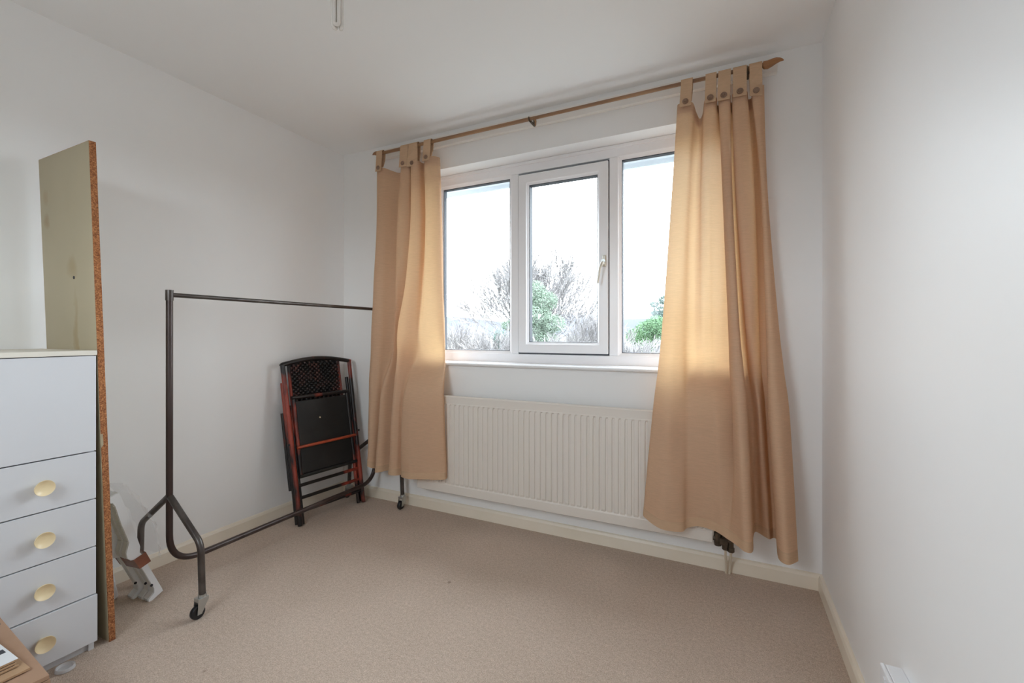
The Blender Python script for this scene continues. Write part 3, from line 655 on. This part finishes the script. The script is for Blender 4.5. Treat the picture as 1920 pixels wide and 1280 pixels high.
# ------------------------------------------------------------------ chest of drawers
CF, CE, CB = .455, -1.562, -2.20          # front, right end, left end
chest = thing('chest_of_drawers', 'white laminate chest with five fronts and cream dish knobs', 'chest of drawers', (.235, (CE + CB) / 2, 0))
bd = MB()
bd.box(.012, CF - .012, CE - .018, CE - .002, 0, 1.046).box(.012, CF - .012, CB + .002, CB + .018, 0, 1.046).box(.012, .02, CB + .018, CE - .018, .05, 1.046)
bd.box(.02, CF - .02, CB + .018, CE - .018, .055, .070)
bd.build('carcass', M['chest'], chest, bevel=.001)
MB().box(CF - .034, CF - .022, CB + .018, CE - .018, 0, .056).build('plinth', M['chest'], chest)
MB().box(.02, CF - .0175, CB + .018, CE - .018, .07, 1.044).build('gap_shade_block', M['chest_dark'], chest)  # solid dark block, paints the shade seen between the drawer fronts
MB().box(.006, CF + .004, CB - .003, CE + .001, 1.0465, 1.063).build('top', M['chest_top'], chest, bevel=.0015)
MB().box(CF - .016, CF, CB + .001, CE - .001, .708, 1.044).build('flap_door', M['chest'], chest, bevel=.001)
for i in range(4):
    z1 = .704 - i * .169; off = .004 if i == 3 else 0
    d = MB().box(CF - .016 + off, CF + off, CB + .001, CE - .001 + off * .6, z1 - .165, z1).build('drawer_front', M['chest'], chest, bevel=.001)
    for y in (-1.703, -2.06):
        MB().lathe([(.0, -.002), (.013, -.002), (.013, .012), (.022, .020), (.0255, .027), (.0250, .0295), (.0225, .0285), (.017, .024), (.009, .0215), (0, .021)], (CF + off, y, z1 - .083), 'x', 32).build('knob', M['knob'], d, smooth=True)

# ------------------------------------------------------------------ chipboard panel
BT = .021; ang = math.atan2(1.5595 - 1.526, 1.063)
bdp = thing('chipboard_panel', 'tall stained cream chipboard panel propped against end of chest', 'board', (.2475, -1.526 + .0005, .0006), (ang, 0, 0))
bw = .2025; bh = 1.803
b_ = MB().box(-bw, bw, 0, BT, 0, bh); pan = b_.build('laminate', M['board'], bdp, local=True, bevel=.0008)
e_ = MB(); n = 60; rr = random.Random(4); vs_ = []
for i in range(n + 1):
    z = bh * i / n; j = .0016 * rr.random() - (.004 if abs(z - .735) < .02 else 0)
    vs_ += [(bw, .0008, z), (bw + .0022 + j, .0015, z), (bw + .0022 + .0016 * rr.random(), BT - .0015, z), (bw, BT - .0008, z)]
e_.add(vs_, [(4 * i + q, 4 * i + q + 1, 4 * i + q + 5, 4 * i + q + 4) for i in range(n) for q in range(3)] + [(0, 1, 2, 3), (4 * n, 4 * n + 1, 4 * n + 2, 4 * n + 3)])
e_.build('raw_edge', M['board_edge'], bdp, local=True, label='raw orange chipboard edge')
MB().box(-bw + .001, bw, .001, BT - .001, bh, bh + .0012).build('top_edge', M['board_edge'], bdp, local=True)
MB().lathe([(0, -.0012), (.0062, -.0012), (.0062, .002), (0, .002)], (.053, 0, 1.33), 'y', 14).build('screw_hole', M['chest_dark'], bdp, local=True)

# ------------------------------------------------------------------ bundled white brackets, tape, wrap
def bracket(x, dy, dz, label):
    """moulded shelf bracket: outline in the y-z plane, flanges run back along -x"""
    o = [(-1.462, .480), (-1.434, .490), (-1.425, .470), (-1.385, .335), (-1.362, .246), (-1.364, .222), (-1.352, .205), (-1.337, .163), (-1.283, .032), (-1.280, .022), (-1.318, .002), (-1.330, .0), (-1.333, .010), (-1.312, .030), (-1.312, .048), (-1.350, .140),
         (-1.378, .200), (-1.392, .203), (-1.404, .216), (-1.409, .236), (-1.404, .258), (-1.399, .278), (-1.426, .366), (-1.444, .440), (-1.452, .455), (-1.462, .458)]
    pts = [(y + dy, z + dz) for y, z in o]
    t = thing('shelf_bracket', label, 'bracket', (x, -1.37 + dy, 0), group='white plastic shelf brackets taped in a bundle')
    MB().prism([(x - .004, y, z) for y, z in pts], (.004, 0, 0)).build('side_plate', M['white_plastic'], t)
    fl = MB(); n = len(pts)
    for i in range(n):
        (y0, z0), (y1, z1) = pts[i], pts[(i + 1) % n]
        ey, ez = y1 - y0, z1 - z0; l = math.hypot(ey, ez); ny, nz = -ez / l * .0015, ey / l * .0015
        fl.add([(x - .004, y0, z0), (x - .004, y1, z1), (x - .036, y1, z1), (x - .036, y0, z0), (x - .004, y0 + ny, z0 + nz), (x - .004, y1 + ny, z1 + nz), (x - .036, y1 + ny, z1 + nz), (x - .036, y0 + ny, z0 + nz)],
               [(0, 1, 2, 3), (7, 6, 5, 4), (2, 6, 7, 3), (0, 4, 5, 1)])
    fl.build('flange', M['white_plastic'], t)
    rb = MB()
    for q in range(6):
        f = q / 5; yc, zc = -1.444 + dy + .045 * f, .44 + dz - .162 * f
        rb.obox((x - .020, yc - .002, zc), (.015, 0, 0), (0, .0035, .001), (0, -.0003, .0012))
    rb.build('ribs', M['white_plastic'], t, kind='stuff')
    MB().lathe([(0, -.0005), (.0055, -.0005), (.0055, .0012), (0, .0012)], (x + .0, -1.322 + dy, .066 + dz), 'x', 14).build('screw_hole', M['chest_dark'], t)
    return t
bracket(.300, 0, 0.0, 'white plastic shelf bracket, frontmost of the taped bundle')
bracket(.260, -.003, 0.0, 'white plastic shelf bracket, middle of the taped bundle')
bracket(.218, -.020, 0.0, 'white plastic shelf bracket, rearmost of the taped bundle')
tp = MB(); lo = [(.3035, -1.386, .202), (.3035, -1.344, .217), (.176, -1.344, .217), (.176, -1.400, .198)]
hi = [(.3035, -1.364, .156), (.3035, -1.325, .170), (.176, -1.325, .170), (.176, -1.378, .152)]
k = len(lo)
tp.add(lo + hi, [(i, (i + 1) % k, (i + 1) % k + k, i + k) for i in range(k)])
t_o = tp.build('packing_tape', M['tape']); sm = t_o.modifiers.new('thickness', 'SOLIDIFY'); sm.thickness = .0012
tag(recenter(t_o), 'brown packing tape wound round the white bracket bundle', 'tape')
# clear wrap hanging round the bundle
wr = MB(); rr = random.Random(9); rowsn, colsn = 14, 10; vs_ = []
for i in range(rowsn):
    f = i / (rowsn - 1); z = .50 - .33 * f; yb = -1.43 + .11 * f + .03 * math.sin(f * 3)
    for j in range(colsn):
        g = j / (colsn - 1); vs_.append((.315 - .16 * g + rr.uniform(-.007, .007), yb + .018 + .028 * math.sin(g * 3.1) + rr.uniform(-.007, .007), z + rr.uniform(-.006, .006)))
wr.add(vs_, [(i * colsn + j, i * colsn + j + 1, (i + 1) * colsn + j + 1, (i + 1) * colsn + j) for i in range(rowsn - 1) for j in range(colsn - 1)])
w_o = wr.build('polythene_wrap', M['polythene']); tag(recenter(w_o), 'crumpled clear polythene wrap round the white brackets', 'wrap')
# white roll behind the board
rl = MB().tube([(.128, -1.395, .0), (.112, -1.404, .08), (.10, -1.412, .165)], [.030, .032, .029], 18)
r_o = rl.build('plastic_tub', M['white_plastic'], smooth=True); tag(recenter(r_o), 'white plastic tube standing behind the bracket bundle', 'tube')

# ------------------------------------------------------------------ flattened cartons
ZT = .300; cart_specs = []
def carton(x0, x1, y0, y1, z0, z1, label, m_top, rot=0, flutes=2):
    c = Vector(((x0 + x1) / 2, (y0 + y1) / 2, z0)); t = thing('flattened_carton', label, 'carton', c, (0, 0, R(rot)), group='flattened cartons stacked before the chest')
    n = flutes; hz = (z1 - z0) / n; hx, hy = (x1 - x0) / 2, (y1 - y0) / 2
    for i in range(n):
        s = random.uniform(0, .008); a = MB().box(-hx + s, hx - s * .7, -hy, hy - s, hz * i + .0007, hz * (i + 1) - .0012)
        a.build('panel', [m_top], t, local=True, bevel=.0008)
        b = MB().box(-hx + s + .002, hx - s * .7 - .002, -hy + .002, hy - s - .002, hz * i - (0 if i == 0 else .0012), hz * i + .0008)
        if i: b.build('fluting', M['carton_edge'], t, local=True)
    return t
z = 0
heights = [.036, .030, .036, .030, .036, .030, .034, .032]
names = ['plain brown flattened carton at the bottom of the stack', 'second flattened carton from the bottom of the stack', 'third flattened carton from the bottom of the stack', 'fourth flattened carton from the bottom of the stack', 'fifth flattened carton up in the stack, under two wider ones', 'brown flattened carton third below the wide sheet', 'brown flattened carton second below the wide sheet', 'brown flattened carton directly below the wide sheet']
for i, hgt in enumerate(heights):
    carton(.50 + .004 * (i % 3), .95 - .01 * ((i * 7) % 3), -2.36, -1.885 + .006 * ((i * 5) % 3), z, z + hgt, names[i], M['carton'], rot=random.uniform(-.6, .6)); z += hgt
top = carton(.520, .988, -2.20, -1.838, z, ZT - .0008, 'wide brown flattened carton with pale pointed flap, faded print', M['carton'], rot=-4.6, flutes=3)
topz = ZT
lt = MB().tube(arc((-.155, .152, ZT - z - .004), .018, R(-30), R(200), 12, (1, 0, 0), (0, 1, 0)), .0035, 4)
lt.build('faded_mark', M['ink_soft'], top, local=True)
carton(.50, .945, -2.40, -1.868, ZT, ZT + .008, 'tan flattened carton between the brown sheet and the white edged one', M['carton_tan'], flutes=1)
wc = carton(.50, .915, -2.42, -1.885, ZT + .008, ZT + .028, 'flattened carton with a white printed border, topmost of stack', M['carton_tan'], flutes=3)
cx, cy, cz = wc.location
wl = MB().box(-.205, .204, .218, .266, .0189, .0197); wl.build('white_border', M['carton_white'], wc, local=True)
MB().box(.126, .148, .249, .261, .0196, .0201).build('black_mark', M['ink'], wc, local=True)
MB().box(-.2, .085, .238, .2395, .0196, .0201).build('printed_line', M['ink_soft'], wc, local=True)

# small clear cup on the carpet
cu = MB().lathe([(0, .003), (.020, .003), (.022, .012), (.024, .012), (.026, .002), (.024, 0), (0, 0)], (.485, -1.655, .001), 'z', 24)
tag(recenter(cu.build('castor_cup', M['clear_plastic'], smooth=True)), 'small clear plastic castor cup on carpet under the chest', 'castor cup')

# ------------------------------------------------------------------ socket on the right wall
sk = thing('wall_socket', 'white surface mounted double power socket low on right wall', 'socket', (W, -1.04, .22))
MB().box(W - .034, W, -1.125, -.980, .235, .325).build('back_box', M['socket'], sk, bevel=.003)
fp = MB().box(W - .043, W - .034, -1.126, -.979, .234, .326).build('face_plate', M['socket'], sk, bevel=.003)
for y in (-1.085, -1.02):
    MB().box(W - .0455, W - .0425, y - .006, y + .006, .298, .314).build('switch', M['socket'], fp, bevel=.001)
    h_ = MB().box(W - .0436, W - .0428, y - .004, y + .004, .275, .284)
    for s in (-.011, .011): h_.box(W - .0436, W - .0428, y + s - .004, y + s + .004, .253, .257)
    h_.build('socket_holes', M['chest_dark'], fp)

# ------------------------------------------------------------------ ceiling lamp
LX, LY = 1.402, -1.35
lp = thing('pendant_lamp', 'bare stick energy saving bulb hanging from the ceiling', 'lamp', (LX, LY, H))
MB().lathe([(.0, 0), (.045, 0), (.043, -.018), (.02, -.028), (0, -.028)], (LX, LY, H), 'z', 24).build('ceiling_rose', M['lamp_white'], lp, smooth=True)
MB().tube([(LX, LY, H - .02), (LX, LY, 2.24)], .0035, 8).build('cord', M['lamp_white'], lp, smooth=True)
MB().lathe([(.006, 2.270), (.014, 2.262), (.019, 2.240), (.019, 2.208), (.0175, 2.203)], (LX, LY, 0), 'z', 20).build('lamp_holder', M['lamp_white'], lp, smooth=True)
bl = MB().lathe([(.013, 2.205), (.019, 2.198), (.0235, 2.182), (.0235, 2.167), (.021, 2.165)], (LX, LY, 0), 'z', 20).build('bulb_base', M['lamp_white'], lp, smooth=True)
for k in range(3):
    a = R(35 + 120 * k); a2 = a + R(60)
    p0 = Vector((LX + .0135 * math.cos(a), LY + .0135 * math.sin(a), 2.167)); p1 = Vector((LX + .0135 * math.cos(a2), LY + .0135 * math.sin(a2), 2.167))
    MB().tube(bend([p0, (p0.x, p0.y, 2.060), (p1.x, p1.y, 2.060), p1], .0065, 6), .0055, 10).build('glass_tube', M['lamp_tube'], bl, smooth=True)

# ------------------------------------------------------------------ trees
TWIG = .030
bare_tree(outp(1003, 46), 13.0, 'big bare spreading oak tree seen through the middle of the window', nb=21, maxd=5, r=.34)
TWIG = .013
bare_tree(outp(1105, 24), 5.4, 'dense bare brush tree at the right of the green pine', nb=13, maxd=5, lo=.3, r=.09, sp=.7)
bare_tree(outp(925, 21.5), 4.4, 'low bare tree left of the big oak', nb=10, maxd=5, lo=.5, r=.07, sp=.6)
bare_tree(outp(846, 29), 4.9, 'thin bare saplings at the left of the window view', nb=11, maxd=5, lo=.5, r=.07, sp=.6)
bare_tree(outp(1176, 17.5), 3.85, 'low dry bare bush left of the bright green shrub', nb=11, maxd=5, lo=.9, r=.05, sp=.55)
leaf_mass(outp(1005, 35), [(0, 0, 7.3, .8, 1), (.7, .2, 6.5, 1.0, .8), (-.6, 0, 6.1, .9, .8), (.2, -.3, 5.3, 1.2, .7), (1.5, 0, 4.7, .9, .8), (-.3, 0, 3.9, 1.3, .8), (-2.4, 0, 4.6, .6, .8), (-1.6, 0, 5.3, .6, .8), (.9, 0, 3.4, .9, .8)], 24000, .06, M['pine'], 'pine_tree', 'green pine tree in front of the big bare oak', 'tree', trunk=5.5)
leaf_mass(outp(938, 26), [(0, 0, 3.7, .42, 1.1), (.2, 0, 3.1, .45, 1)], 2600, .045, M['ivy'], 'evergreen_bush', 'small dark evergreen bush left of the pine', 'bush', trunk=3.2)
leaf_mass(outp(1212, 29), [(0, 0, 4.1, .75, .9), (.6, 0, 4.4, .75, .9), (-.75, .2, 3.7, .65, .9), (-.2, 0, 3.3, .8, .9), (1.4, 0, 3.9, .9, 1)], 15000, .05, M['laurel'], 'green_shrub', 'bright green shrub at the lower right of the window view', 'bush', trunk=3.2)
leaf_mass(outp(1238, 37), [(0, 0, 5.8, .7, .7), (.5, 0, 6.7, .7, .6), (-.5, 0, 6.4, .4, .6), (-.2, 0, 4.9, .7, .9), (.8, 0, 5.1, 1.0, .9)], 9000, .06, M['ivy'], 'scots_pine', 'taller dark pine behind the bright green shrub', 'tree', trunk=5.8)
hx, hy, _ = outp(1000, 13.5)
hd = thing('dry_hedge', 'dry pale hedge along the bottom of the window view', 'hedge', (hx, hy, GZ)); hm_ = MB()
for i in range(3600):
    f = random.uniform(-4.6, 2.3); b = Vector((hx + f * .9, hy + f * .435 + random.uniform(-.4, .4), GZ + random.uniform(1.2, 2.6)))
    d = Vector((random.uniform(-.5, .5), random.uniform(-.3, .3), 1)).normalized(); l = random.uniform(.45, 1.05) * min(1, (3.7 - (b.z - GZ)))
    hm_.tube([b, b + d * l * .5, b + dir_rand(d, .3) * l], [.006, .005, .004], 3, cap=False)
hm_.build('twigs', M['reed'], hd, kind='stuff')
